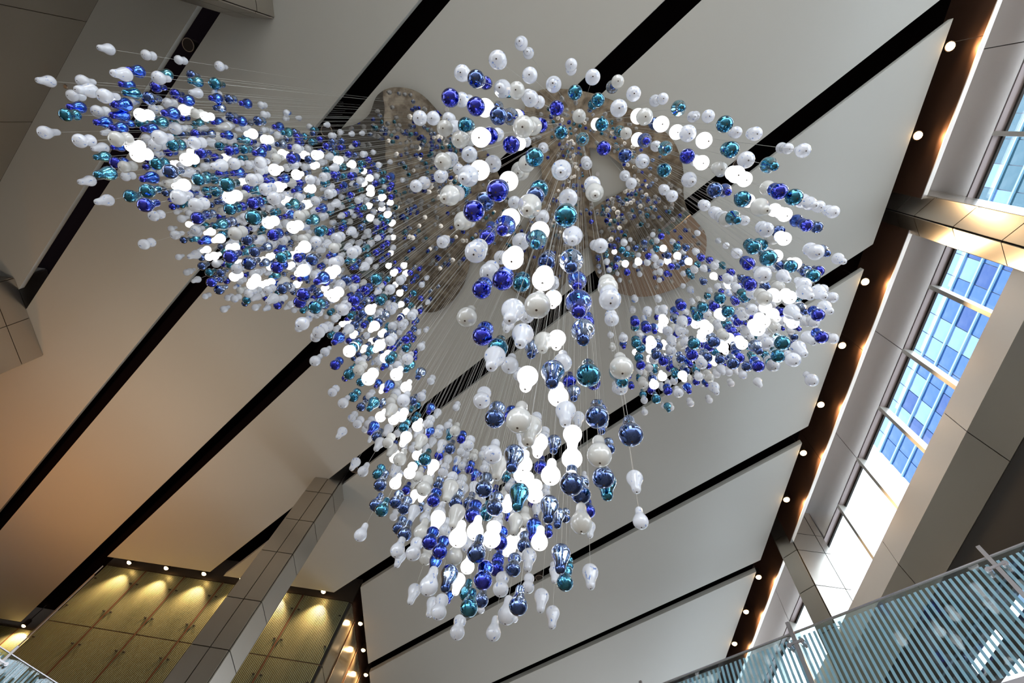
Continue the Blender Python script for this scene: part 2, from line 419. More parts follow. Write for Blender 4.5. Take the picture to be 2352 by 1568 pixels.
# unlit round downlights sunk in the black slots, and small ceiling discs
m_darklens = pmat('dark_lens', (0.05, 0.04, 0.035), 0.08, 0.2)
m_ring = pmat('bronze_ring', (0.32, 0.25, 0.19), 0.35, 0.7)
rv, rf = [], []
for j in range(8):
    for i in range(28):
        a, b = 2*math.pi*i/28, 2*math.pi*j/8
        rv.append(((0.17+0.012*math.cos(b))*math.cos(a), (0.17+0.012*math.cos(b))*math.sin(a), 0.012*math.sin(b)))
        rf.append((j*28+i, j*28+(i+1) % 28, ((j+1) % 8)*28+(i+1) % 28, ((j+1) % 8)*28+i))
ring_me = mesh('rim', rv, rf, m_ring, None, True)
dl = MB().tube((0, 0, 0.0), (0, 0, 0.25), 0.165, 24); dl = mesh('lens', dl.v, dl.f, m_darklens)
for p, where in (((432, 103), 'far left slot near the outer bulbs'), ((750, 301), 'slot beside the left mirror plate'), ((1698, 380), 'slot right of the right mirror plate'),
                 ((776, 752), 'slot crossing the joining band of bulbs'), ((1601, 846), 'slot under the dense right band of bulbs'), ((813, 1077), 'slot above the square column'), ((1239, 1327), 'slot behind the hanging tip')):
    q = at_z(p, 15.12)
    r_ = tag(empty('recessed_downlight', tuple(q)), 'unlit round downlight in the ' + where, 'downlight', 'unlit downlights in the black slots')
    link('rim', ring_me, r_); link('lens', dl, r_)
for p, c, where in (((150, 199), m_ring, 'small brown ceiling disc beside the dark wall at upper left'), ((1026, 252), m_trim, 'small pale ceiling disc beside the left mirror plate'), ((1372, 400), m_trim, 'small pale ceiling disc inside the right mirror plate opening')):
    q = at_z(p, 14.98)
    tag(MB().tube((0, 0, -0.01), (0, 0, 0.02), 0.055, 20, 0.065).build('ceiling_disc', c, None, False, tuple(q)), where, 'ceiling disc')

# ------------------------------------------------------------------ floor and mezzanines
struct(MB().box(-11.5, 24, -30, 40, FLOOR-0.2, FLOOR).build('floor', m_floor), 'speckled brown granite floor')
struct(MB().box(-45, -11.5, -30, 40, FLOOR-0.2, FLOOR).build('floor_dark', m_dark), 'dark stone floor')
ZB = 4.85
GZ0, GZ1 = 3.72, 4.85
def balustrade(o, u, n, posts, L0, L1, label, slab_poly, mz):
    """o: plan origin, u: direction along, n: inward normal (away from camera); posts: distances along u"""
    b = tag(empty('glass_balustrade', (o[0], o[1], GZ0)), label, 'balustrade')
    pt = lambda s, d, z: (u[0]*s + n[0]*d, u[1]*s + n[1]*d, z)
    edges = [L0] + posts + [L1]
    hh = GZ1-GZ0
    for i in range(len(edges)-1):
        a, c = edges[i]+0.025, edges[i+1]-0.025
        gp = MB().slab(pt(a, 0, 0), pt(c, 0, 0), pt(c, 0, hh), pt(a, 0, hh), 0.018).build('glass_panel', m_balg, b)
        k = int((c-a)/0.0667); st = (c-a)/k
        sm = MB().slab(pt(0, 0, 0.0), pt(st*0.48, 0, 0.0), pt(st*0.48, 0, hh-0.045), pt(0, 0, hh-0.045), -0.003)
        sme = mesh('frosted_stripe', sm.v, sm.f, m_frost)
        for q in range(k):
            s = a + (q+0.2)*st
            link('frosted_stripe', sme, gp, pt(s, 0, 0))
    MB().slab(pt(L0, -0.006, hh), pt(L1, -0.006, hh), pt(L1, -0.006, hh+0.016), pt(L0, -0.006, hh+0.016), 0.03).build('top_rail', m_rail, b)
    for s in posts:
        p = MB().slab(pt(s-0.022, -0.06, -0.1), pt(s+0.022, -0.06, -0.1), pt(s+0.022, -0.06, hh+0.13), pt(s-0.022, -0.06, hh+0.13), 0.03).build('post', m_post, b)
        for z in (0.2, hh-0.16):
            cl = MB()
            cl.slab(pt(s-0.085, -0.075, z-0.014), pt(s+0.085, -0.075, z-0.014), pt(s+0.085, -0.075, z+0.014), pt(s-0.085, -0.075, z+0.014), 0.02)
            for q in (-0.085, 0.085):
                cl.tube(pt(s+q, -0.085, z), pt(s+q, 0.03, z), 0.034, 12)
            cl.build('clamp', m_rail, p)
    return b
r2 = math.sqrt(0.5)
s9 = 9.55
# right mezzanine: edge x+y = 9.55, running along (1,-1); s=0 at (4.775,4.775)
balustrade((s9/2, s9/2), (r2, -r2), (r2, r2), [-4.18, -1.80, 0.60], -6.6, 2.98,
           'striped glass balustrade crossing the lower right corner', None, None)
mz = struct(MB().prism([(s9/2-5.2+0.03, s9/2+5.2+0.03), (s9/2+4.4+0.03, s9/2-4.4+0.03), (9.35, 0.3), (9.35, 20), (-0.2, 20)], 3.05, 3.71).build('floor_mezzanine', m_slab), 'mauve grey mezzanine slab under the striped balustrade')
# left mezzanine: edge x-y = -19, running along (1,1)
d19 = 19.0
balustrade((-d19/2, d19/2), (r2, r2), (-r2, r2), [-2.4, 0.05, 2.45], -4.8, 5.0,
           'striped glass balustrade in the lower left corner', None, None)
struct(MB().prism([(-d19/2-3.5-.03, d19/2-3.5+.03), (-d19/2+3.6-.03, d19/2+3.6+.03), (-8.6, 20), (-20, 20), (-22, 12)], 3.05, 3.71).build('floor_mezzanine_left', m_dark), 'mezzanine slab behind the lower left balustrade')

struct(MB().box(1.0, 11, -19.8, -19.5, 6.0, 16.4).build('wall_back_light_block', m_slab), 'unseen wall added behind the viewer to hold back sky light')  # out-of-view wall added to keep sky light off the ceiling
struct(MB().box(-45, 4.5, 36, 36.3, FLOOR, 16.4).build('wall_end_light_block', m_slab), 'unseen end wall added to limit daylight from that side')  # unseen wall added, its width set to trim daylight at this end

# unseen fill lamps added on the left mezzanine to warm the ceiling
def uplight(x, y, z, label, power, col=(1.0, 0.42, 0.10)):
    t = tag(empty('added_fill_uplight', (x, y, z)), label, 'fill light', 'added fill lights on the left mezzanine')
    MB().tube((0, 0, 0), (0, 0, 0.04), 0.14, 16).build('base', m_house, t)
    MB().tube((0, 0, 0.04), (0, 0, 0.3), 0.09, 16, 0.13).build('housing', m_house, t)
    MB().tube((0, 0, 0.3), (0, 0, 0.312), 0.12, 16).build('lens', m_lens, t)
    ld = bpy.data.lights.new('added_fill_beam', 'SPOT'); ld.energy = power; ld.color = col
    ld.spot_size = math.radians(125); ld.spot_blend = 1.0; ld.shadow_soft_size = 0.1
    lo = bpy.data.objects.new('beam', ld); COL.objects.link(lo); lo.parent = t; lo.location = (0, 0, 0.33)
    lo.rotation_euler = (math.pi, 0, 0)
uplight(-21.5, 16.5, 3.71, 'added unseen fill light behind the lower left balustrade, nearest the ribbed wall', 400)
uplight(-17.0, 12.5, 3.71, 'added unseen fill light behind the lower left balustrade, nearest the square column', 230, (1.0, 0.62, 0.34))
uplight(-13.6, 9.3, 3.71, 'added unseen fill light behind the lower left balustrade, nearest the hall', 230, (1.0, 0.80, 0.60))

# ------------------------------------------------------------------ blue glass tower outside
tw = tag(empty('office_tower', (60, 22, -20)), 'blue glass office tower seen through the tall windows', 'building')
MB().box(0.15, 20, -29.5, 29.6, 0, 140).build('body', pmat('tower_body', (0.05, 0.08, 0.12), 0.4), tw)
tints = []
for nm, c in (('tower_glass_mid', (0.014, 0.055, 0.17)), ('tower_dark_reflection', (0.006, 0.030, 0.11)), ('tower_pale_reflection', (0.09, 0.155, 0.29)), ('tower_glass_green', (0.026, 0.065, 0.085))):
    g = pmat(nm, c, 0.08, 0.55); noise_bump(g, 0.35, 0.5, 0.6, detail=1.5); tints.append(g)  # pale and dark tints stand in for warped reflections in the panes
m_spand = pmat('tower_spandrel', (0.13, 0.24, 0.31), 0.4)
FH, BW = 3.4, 3.28
pm = []
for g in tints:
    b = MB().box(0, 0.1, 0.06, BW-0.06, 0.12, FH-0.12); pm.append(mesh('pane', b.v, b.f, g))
rnd = random.Random(4)
fl = MB().box(-0.25, 0.15, -29.5, 29.6, -0.14, 0.14); fl = mesh('floor_line', fl.v, fl.f, m_spand)
for j in range(14):
    z = 71.3 + FH*(j-2) + 20 - 0.1
    link('floor_line', fl, tw, (0, 0, z))
    for i in range(18):
        y = -29.5 + BW*i
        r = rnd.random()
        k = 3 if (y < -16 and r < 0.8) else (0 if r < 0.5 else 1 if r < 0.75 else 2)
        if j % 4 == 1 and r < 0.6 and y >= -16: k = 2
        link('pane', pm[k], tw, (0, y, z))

# ------------------------------------------------------------------ mirror plates on the ceiling
def plate(px, label, hole=None):
    zp = 14.86
    pts = [at_z(p, zp)[:2] for p in px]
    # smooth the outline
    n = len(pts); out = []
    for i in range(n):
        p0, p1, p2, p3 = [np.array(pts[(i+k) % n]) for k in (-1, 0, 1, 2)]
        for t in (0, 0.25, 0.5, 0.75):
            out.append(0.5*((2*p1)+(-p0+p2)*t+(2*p0-5*p1+4*p2-p3)*t*t+(-p0+3*p1-3*p2+p3)*t**3))
    ring = list(out)
    if hole:
        hp = [np.array(at_z(p, zp)[:2]) for p in hole]
        area = lambda q: sum(q[i][0]*q[(i+1) % len(q)][1]-q[(i+1) % len(q)][0]*q[i][1] for i in range(len(q)))
        if area(hp)*area(out) > 0: hp = hp[::-1]
        i, j = min(((i, j) for i in range(len(out)) for j in range(len(hp))), key=lambda t: np.linalg.norm(out[t[0]]-hp[t[1]]))
        out = out[:i+1] + hp[j:] + hp[:j+1] + out[i:]
    c = np.mean(ring, axis=0)
    mb = MB().prism([(p[0]-c[0], p[1]-c[1]) for p in out], 0, 0.03)
    o = mb.build('mirror_plate', m_mirror, None, False, (c[0], c[1], zp))
    tag(o, label, 'mirror plate', 'curved mirror plates on the ceiling')
    ro = [(math.cos(a)*0.4, math.sin(a)*0.4) for a in [i*2*math.pi/8 for i in range(8)]]
    for dx, dy in ro[::3]:
        MB().tube((dx, dy, 0.03), (dx, dy, H-zp), 0.02).build('standoff', m_post, o)
    return np.array(ring)
PL_L = plate([(776,301),(820,284),(848,262),(863,224),(884,206),(910,200),(945,205),(975,222),(1011,260),(1060,305),(1117,347),(1142,393),(1170,460),(1200,525),
        (1212,580),(1216,640),(1218,686),(1190,675),(1150,640),(1115,602),(1086,592),(1076,620),(1064,655),(1040,690),(1000,716),(950,712),(890,695),(845,670),(800,620),(765,540),(752,450),(758,360)],
      'large wavy mirror plate on the ceiling behind the left swarm of bulbs')
PL_R = plate([(1207,527),(1228,470),(1244,412),(1238,370),(1215,320),(1203,270),(1212,230),(1233,210),(1266,203),(1316,206),(1356,213),(1396,226),(1452,251),(1498,279),(1541,316),(1560,352),(1570,395),
        (1570,445),(1578,478),(1598,507),(1618,531),(1623,561),(1614,604),(1588,641),(1548,664),(1498,679),(1465,681),(1425,674),(1392,654),(1372,634),(1362,604),(1356,572),(1343,571),(1330,592),(1305,640),(1270,678),(1224,687),(1219,640),(1214,580)],
      'branching wavy mirror plate on the ceiling above the centre bulbs',
      [(1354,339),(1372,342),(1399,356),(1425,376),(1441,402),(1446,430),(1415,447),(1385,462),(1362,478),(1362,440),(1358,380)])

BULBS = """
243 112 23 Wd;342 126 21 Wg;416 138 19 Wg;105 186 24 Wd;278 170 29 Wd;310 163 27 Bd;377 167 23 Td;372 179 27 Wp;445 173 20 Dp;448 187 23 Td;198 187 25 Wp;198 207 30 Wd;175 220 24 Wg;250 221 30 Wp;291 198 23 Bd;301 213 25 Td;366 205 23 Bp;351 229 27 Dp;408 216 21 Bp;427 231 24 Bd;449 213 21 Wd;175 246 25 Bd;161 264 27 Tg;278 240 29 Bd;232 256 25 Wg;308 235 16 Wp;274 265 27 Bd;236 281 25 Bd;272 293 25 Bd;295 284 18 Bd;332 264 27 Lg;391 260 27 Bd;366 281 25 Td;327 283 20 Tg;343 296 25 Bd;410 295 25 Wp;359 251 21 Wg;391 237 21 Wg;429 253 23 Lg;454 259 21 Cg;477 266 20 L;454 280 18 Td;465 292 18 Wd;454 308 20 Bp;113 304 27 Wp;194 323 29 Wg;278 319 32 Cg;229 340 23 Wd;249 305 21 W;374 312 30 Wp;365 335 27 Wg;343 319 21 W;405 333 27 Tg;454 328 27 Wg;479 323 20 W;311 335 27 Lg;272 341 20 B;
509 151 20 Wp;500 192 25 Tp;498 214 16 W;494 225 22 Bd;530 227 20 Dg;563 239 21 Bd;603 240 16 Wg;609 262 17 Wg;661 260 15 Wp;657 272 12 Wg;685 271 12 Wd;504 253 20 Dd;533 266 20 Dg;550 278 22 Bd;597 279 20 Dg;497 276 20 Bd;511 292 21 Cd;549 294 16 Wd;565 292 16 W;575 305 22 Ld;519 306 20 Bd;637 289 20 Bd;657 301 21 Td;678 300 17 Dp;613 317 21 Lg;592 312 16 Dg;640 310 16 Wg;508 322 16 Wg;533 326 16 Wg;559 320 21 Td;578 325 16 B;643 327 20 Dd;661 320 14 Dg;713 289 14 Wp;750 287 13 Wd;722 297 15 Tg;722 308 14 Dp;784 306 13 Wp;806 304 13 Wd;830 303 12 Wd;686 318 16 Bg;737 317 15 Bp;764 314 15 Wg;719 326 16 Tg;765 326 16 Dg;787 323 15 Dp;819 331 15 Bg;807 337 12 Wd;751 332 16 Bg;785 340 15 Bg;738 346 16 Bp;761 342 14 Dg;685 337 21 Wp;709 337 16 Wp;688 328 16 Bg;510 335 20 Tp;533 349 22 Bg;565 343 20 Tg;579 341 16 Dg;610 338 18 Bg;620 346 21 Cg;595 353 23 Bd;669 337 14 Bg;652 351 20 Lp;685 350 18 L;715 349 14 Wp;729 353 21 L;769 353 16 Tg;802 350 16 Bp;817 356 14 Dg;836 354 15 Wg;859 351 12 W;674 357 18 Bg;701 355 18 L;
234 360 23 Td;326 355 30 Lg;468 351 25 Bp;394 353 20 Bg;274 373 25 Bg;294 382 25 Cg;241 399 30 Td;199 416 23 Wd;295 404 20 Wg;367 375 27 Tg;436 366 27 Lg;400 393 30 Dp;342 409 27 Bd;347 437 30 Tp;308 449 27 Tp;343 469 31 Bp;239 461 25 Wd;360 494 23 Wg;398 419 27 Cd;415 424 27 L;431 397 23 Wd;374 395 18 W;419 451 32 Wp;458 469 30 Wg;441 445 21 Bp;409 486 13 Wp;422 501 18 Wp;429 481 13 C;461 499 27 Bp;481 492 21 Dg;397 524 14 Wp;408 538 20 Wp;454 525 21 Wp;447 534 21 Wd;338 559 23 Wg;426 550 15 Dp;470 553 21 Bd;447 549 16 T;414 589 14 Wp;445 586 20 Wd;467 590 16 D;469 609 18 Dp;472 574 16 L;484 589 16 L;463 411 27 Tg;481 404 21 T;479 436 20 Tg;445 428 16 W;475 451 14 Bg;422 469 16 T;458 510 16 W;438 619 14 W;472 381 18 Wg;365 354 16 W;486 517 11 B;481 533 18 L;461 574 12 W;
558 364 16 Tg;674 362 23 Bg;640 369 23 Cp;712 366 18 Dg;849 366 15 Bp;894 369 12 Wd;795 362 14 W;778 369 18 L;830 371 15 T;871 376 14 Wp;724 382 17 L;743 375 16 Wg;806 377 18 L;785 381 16 T;751 388 18 Tg;636 389 25 Lp;679 378 22 Wp;701 380 16 Wg;604 372 25 Wp;600 386 23 Wg;545 378 25 Wp;576 383 20 W;502 379 27 W;527 374 14 W;814 389 16 W;836 382 14 B;856 378 14 B;868 389 13 D;852 394 14 B;838 395 14 L;865 402 14 W;508 395 20 Bg;544 395 23 Bd;685 399 22 L;649 406 21 Bd;608 397 18 B;746 404 20 Wg;770 399 18 Bg;809 404 18 Bg;791 407 14 T;776 411 14 D;847 408 16 L;585 412 27 Wg;615 411 20 B;716 410 21 Wp;747 419 17 Tg;880 413 15 T;864 419 15 B;828 413 16 W;808 419 14 W;901 422 14 B;666 420 20 Cd;560 417 16 L;498 411 21 T;529 422 32 Tp;786 422 16 B;822 427 15 D;837 424 14 L;645 428 23 L;615 432 27 Wg;710 431 21 L;884 428 12 W;759 428 16 Wg;741 434 13 Wd;792 434 13 D;850 435 16 L;681 437 20 Bd;588 438 21 Td;499 435 23 T;897 435 13 B;877 440 15 T;828 437 13 T;806 444 15 B;851 447 16 L;711 449 16 Td;761 447 21 Wg;636 454 29 Wp;658 444 20 W;552 446 23 Cg;535 451 29 L;506 458 23 D;786 452 13 W;823 456 16 W;899 450 14 B;728 460 20 Wp;661 460 21 L;690 452 20 W;705 469 20 L;587 465 27 Bg;671 470 25 Td;861 459 15 D;843 459 15 W;878 452 15 L;827 466 14 B;894 463 14 L;785 475 12 W;608 476 13 W;535 478 27 Tg;737 479 21 Bd;633 487 18 Tg;850 473 14 L;878 469 14 W;835 479 14 T;877 481 14 L;693 495 26 Cg;663 494 21 Bd;743 497 18 Wg;829 491 14 B;860 486 14 W;893 481 12 W;816 497 12 W;590 497 34 Tp;565 495 20 W;506 495 14 B;546 501 18 W;891 492 15 L;877 499 15 T;852 499 16 L;717 506 25 Td;623 510 27 Lg;645 499 11 B;526 510 23 Dg;505 516 25 T;548 513 14 D;839 506 14 T;904 499 11 D;679 520 27 Lg;585 521 18 Wp;830 519 15 D;868 511 15 W;881 512 12 B;738 530 24 Tg;901 512 14 L;886 522 14 B;868 521 13 B;699 547 25 Cg;547 534 29 Cg;633 538 26 Bg;515 536 20 T;806 533 20 Wd;776 544 25 Wg;844 531 14 Wg;859 531 12 B;879 534 14 T;898 528 12 W;574 549 25 D;595 552 21 Wd;501 549 21 L;729 551 25 W;656 554 21 W;629 557 20 W;878 542 14 B;835 544 12 W;891 547 14 W;904 544 12 L;533 557 20 W;748 560 20 Wd;852 558 15 W;892 557 14 B;535 569 21 L;561 568 12 B;770 565 23 C;695 569 27 L;641 570 23 Bd;611 570 21 D;590 576 23 D;814 578 26 Wg;882 566 13 B;902 569 13 W;866 578 16 B;669 565 12 D;536 586 29 Bp;651 588 25 Tg;689 590 21 Bg;722 593 27 Dp;761 585 21 Bd;621 586 16 L;675 583 18 L;497 586 18 L;579 602 29 Dp;899 580 12 L;893 586 11 B;804 597 23 Td;773 602 27 Wg;877 597 14 B;608 606 18 D;694 604 18 W;642 611 27 Bg;665 606 16 L;501 604 18 W;850 597 18 W;556 604 20 L;549 615 23 W;738 611 14 B;697 616 25 W;836 613 20 W;863 611 12 W;894 609 13 L;908 601 9 B;
433 624 15 Wg;450 643 15 Wd;485 624 17 Tp;512 625 18 Dp;522 620 10 D;491 646 21 Bp;524 643 15 B;509 663 21 Dp;543 633 21 L;555 644 16 Wg;544 658 13 Wd;475 679 14 Wg;527 682 15 Wg;543 684 17 Wg;518 708 16 Wp;571 687 18 Tp;568 698 14 Dp;576 671 20 Wg;591 667 16 W;590 704 16 Wp;612 708 14 Wd;624 688 23 Wd;612 684 12 B;584 641 20 L;582 652 20 L;586 627 18 Wg;600 623 16 W;630 633 20 Td;616 627 14 W;618 650 20 L;620 664 20 Wg;650 648 21 Cd;653 661 23 D;670 652 12 D;671 659 18 W;693 623 27 Ld;696 638 21 Bd;675 636 12 B;702 673 29 Bp;694 690 27 B;678 711 13 Wg;700 739 29 Wp;690 751 18 W;712 720 16 W;655 628 11 D;709 645 11 D;
738 611 14 Bp;765 623 27 L;786 620 11 W;780 632 11 W;724 627 20 W;737 641 29 Bd;751 643 23 B;800 641 25 Dp;820 637 21 Bp;868 638 27 Tp;892 639 15 Tp;884 648 13 B;916 617 15 Bp;906 626 15 L;942 622 14 Bp;933 627 14 L;951 614 12 D;964 616 12 B;928 607 14 L;920 640 20 Wg;956 637 13 B;947 646 12 Bd;982 639 11 W;970 652 14 Wp;932 660 15 Dp;910 652 13 L;874 657 14 W;899 662 22 Wp;920 671 15 L;779 658 23 Wd;771 675 29 L;754 674 14 L;842 663 23 Bg;764 646 12 W;747 661 14 L;874 685 23 Tg;952 671 15 T;944 677 11 B;935 687 14 D;906 685 15 D;968 683 14 Bp;982 695 12 W;717 662 14 B;728 669 14 D;729 702 29 Tg;749 695 23 D;760 689 18 D;720 680 12 B;804 677 12 B;819 688 27 Bg;829 679 12 B;799 698 25 Wg;792 707 27 W;776 704 13 Wg;794 686 11 W;852 706 23 Lp;826 705 14 Bg;760 716 14 Tg;751 726 12 Wp;716 720 18 W;736 716 16 W;729 723 14 W;772 729 18 Wg;763 743 11 W;872 716 16 Wg;863 723 14 W;888 704 12 W;894 695 14 W;902 709 23 Wg;920 700 14 L;945 704 14 T;933 714 13 L;946 720 21 Wg;966 713 13 B;963 707 11 W;919 729 16 B;920 725 14 L;808 723 16 T;798 731 13 B;836 718 21 Dg;828 729 20 D;816 741 21 D;874 739 23 Dg;887 729 20 D;854 732 14 T;786 741 13 L;801 743 16 L;839 746 15 B;831 754 13 W;774 754 14 Wg;797 757 23 Wd;860 754 23 L;747 750 23 W;737 759 27 Wg;729 770 23 W;761 768 14 T;775 779 25 Bd;822 762 13 D;813 768 15 L;844 768 16 W;838 771 13 D;890 752 18 T;906 748 20 W;926 745 21 Wg;936 741 12 D;878 764 16 L;897 770 21 D;899 779 23 Wg;919 761 14 W;908 761 12 D;942 764 16 B;934 776 20 B;953 753 15 Dp;964 762 14 W;979 756 12 W;951 779 14 B;919 784 16 D;804 780 15 B;797 782 12 W;817 797 23 Tg;829 784 20 D;807 802 27 L;854 780 14 L;865 779 14 D;845 791 12 D;881 786 12 L;869 796 25 Ld;851 808 21 T;836 802 16 L;904 795 16 B;895 798 12 B;880 809 12 D;934 797 18 Tg;969 793 19 Wp;749 804 20 Wp;728 825 23 Wp;774 834 23 Bg;826 812 14 D;814 821 12 D;829 825 23 W;828 845 25 Cg;899 821 23 Tg;888 818 23 L;874 827 20 W;857 833 12 W;862 830 9 T;937 819 25 Wp;916 836 21 W;914 855 27 L;938 841 25 Td;964 859 23 Dd;806 855 25 Tg;795 866 15 B;815 841 12 T;851 864 30 Lg;859 857 23 W;828 871 20 T;988 870 18 Wg;794 811 9 W;
870 884 17 Bd;876 891 18 L;892 888 23 Bd;911 881 20 Cg;933 883 24 Lp;767 897 20 Wg;815 907 23 Tg;792 921 23 Wp;848 903 18 W;855 929 26 Td;835 932 20 Dp;847 914 17 D;878 927 18 Dd;911 898 21 W;930 914 28 Wp;951 917 21 D;971 907 21 Wp;959 926 17 T;874 950 23 Lp;897 944 26 Cd;907 959 23 L;925 952 23 L;930 943 15 W;916 944 11 W;811 956 19 Wg;824 969 20 Wg;850 970 21 Wg;842 981 18 W;856 984 24 Bd;869 998 23 Dp;930 976 23 Tg;956 959 20 Tg;963 975 23 Lp;986 969 23 Wg;1003 950 18 Wd;1049 932 17 Wg;1031 974 20 Wp;983 992 21 B;1005 989 22 Wg;783 995 21 Wd;851 1008 14 W;870 1021 23 Wd;894 1011 24 Cg;898 1034 23 Cd;928 1008 26 L;914 992 17 W;937 993 15 W;965 1016 28 Cd;946 1025 18 W;907 1019 12 B;908 1047 21 Lp;925 1050 28 Cp;930 1025 15 W;960 1041 21 Lp;974 1028 17 W;979 1048 28 Tp;1013 1025 23 Wd;1010 1042 21 B;1036 1025 24 Dp;1057 1031 20 Wg;1008 1056 15 W;1049 1059 18 Wd;959 1064 20 T;974 1076 12 B;814 1066 21 Wd;837 1077 23 Wp;871 1083 24 Tg;882 1093 20 D;904 1080 23 W;942 1079 26 Lg;962 1088 24 C;998 1076 26 Ld;1020 1079 23 Wg;1043 1082 21 B;914 1094 21 W;983 1097 20 W;
968 271 31 Wp;998 271 29 W;1032 271 26 W;1025 294 34 Cp;1042 295 32 W;1072 288 34 T;1059 320 36 Cg;1083 319 34 C;1107 315 41 L;1127 310 36 B;1143 309 29 W;1081 354 34 W;1134 374 36 W;1105 389 42 L;1072 406 46 W;1054 385 24 W;1021 370 37 Cp;1035 369 33 W;1014 404 28 W;959 426 27 Wp;971 421 28 W;1063 434 33 T;925 413 11 W;
1196 98 29 W;1212 122 24 W;1145 139 38 W;1064 169 34 W;1096 182 37 D;1117 191 27 B;1152 203 38 W;1170 209 23 T;1188 208 35 C;1218 174 33 W;1271 193 34 W;1312 150 26 W;1312 161 23 W;1361 178 32 W;1214 222 30 W;1220 227 34 W;1238 235 27 W;1038 225 39 B;1063 231 31 W;1075 231 25 W;1096 245 39 B;1116 250 38 L;1143 245 23 D;1147 266 38 D;1171 268 36 D;1188 268 30 L;1196 263 20 B;1279 249 32 B;1321 213 31 T;1373 230 29 T;1362 240 23 T;1407 199 27 D;1330 267 29 C;1382 286 29 T;1370 285 25 L;1289 304 29 T;1338 320 29 T;1204 291 45 C;1223 290 39 C;1242 288 32 B;1176 332 37 B;1194 329 29 L;1209 325 23 W;1386 340 31 B;1247 340 23 W;
1418 188 27 C;1454 216 31 W;1506 231 25 W;1521 228 24 W;1561 248 33 T;1592 268 23 W;1599 266 20 W;1624 267 27 W;1420 249 36 W;1479 268 35 C;1464 267 32 L;1517 285 33 L;1502 284 26 D;1552 303 31 L;1577 306 35 W;1661 285 35 T;1688 303 25 W;1731 307 29 W;1620 323 35 L;1424 302 25 T;1437 306 25 C;1482 323 31 B;1464 320 29 L;1506 334 23 W;1530 341 31 T;1435 357 30 D;1576 358 32 B;1610 371 31 L;1595 367 24 W;1675 343 35 T;1712 359 35 W;1477 371 31 W;1524 390 30 T;1652 385 30 C;1658 392 26 D;1687 399 36 L;1707 409 32 L;1437 403 23 W;1449 420 24 W;1585 414 33 W;1770 380 35 T;1798 341 23 W;1806 341 23 W;1840 345 30 Wp;1524 435 23 W;1542 449 25 W;1638 435 33 D;1665 442 29 B;1699 459 35 T;1714 459 29 L;1769 430 32 C;1785 438 35 B;1818 451 36 T;1848 463 31 W;1864 467 29 W;1876 473 26 W;1908 485 27 W;1617 470 24 W;1642 487 26 W;1750 478 39 C;1781 487 29 L;1798 491 30 L;
1211 375 36 C;1191 391 41 C;1169 412 41 L;1229 360 40 T;1145 436 47 B;1117 461 41 D;1092 482 46 B;1030 451 44 C;1047 446 34 W;1237 432 40 T;1227 446 40 D;1215 476 52 C;1186 466 28 W;1289 392 44 W;1345 369 21 W;1348 378 24 W;1304 453 40 W;1300 493 50 T;1171 495 41 L;1158 522 47 B;1121 542 35 B;1126 521 23 B;1061 510 41 C;1076 510 28 W;1250 499 30 W;1241 527 41 L;1232 554 44 T;1230 542 40 D;1195 550 38 W;1313 545 44 W;1019 554 26 W;1096 574 47 W;
1360 422 35 W;1366 444 40 C;1380 561 32 W;1367 565 24 W;1358 508 11 B;1601 535 13 W;1651 553 13 W;1664 565 15 W;1518 541 15 B;1498 538 12 W;1479 556 15 D;1498 557 13 T;1508 552 13 W;1545 554 13 W;1525 571 16 L;1554 566 16 T;1573 569 16 D;1507 570 15 T;1478 573 15 D;1457 569 14 D;1433 556 16 W;1448 551 11 W;1411 567 14 B;1443 571 11 W;1428 572 16 T;1665 503 31 C;1656 501 29 W;1687 502 32 T;1598 577 16 W;
1150 587 30 W;1180 590 46 L;1256 598 38 D;1261 585 28 D;1312 604 53 Dd;1326 649 41 B;1323 635 36 B;1126 621 41 W;1157 638 46 Bg;1109 660 42 Bg;1199 646 39 Tg;1249 637 48 L;1270 649 28 W;1236 694 56 Cp;1270 690 38 L;1176 719 52 Wd;1211 722 31 W;1076 722 43 Cp;1164 749 28 W;1111 765 44 Bg;1148 793 44 Tp;1199 774 48 Wd;1222 804 36 Dd;1253 790 41 Cd;1279 783 39 L;1329 702 58 Bd;1347 735 34 B;1339 766 52 Dd;1399 654 43 C;1400 682 47 W;1404 729 31 Wg;1134 826 47 W;1173 832 38 W;1292 826 41 W;
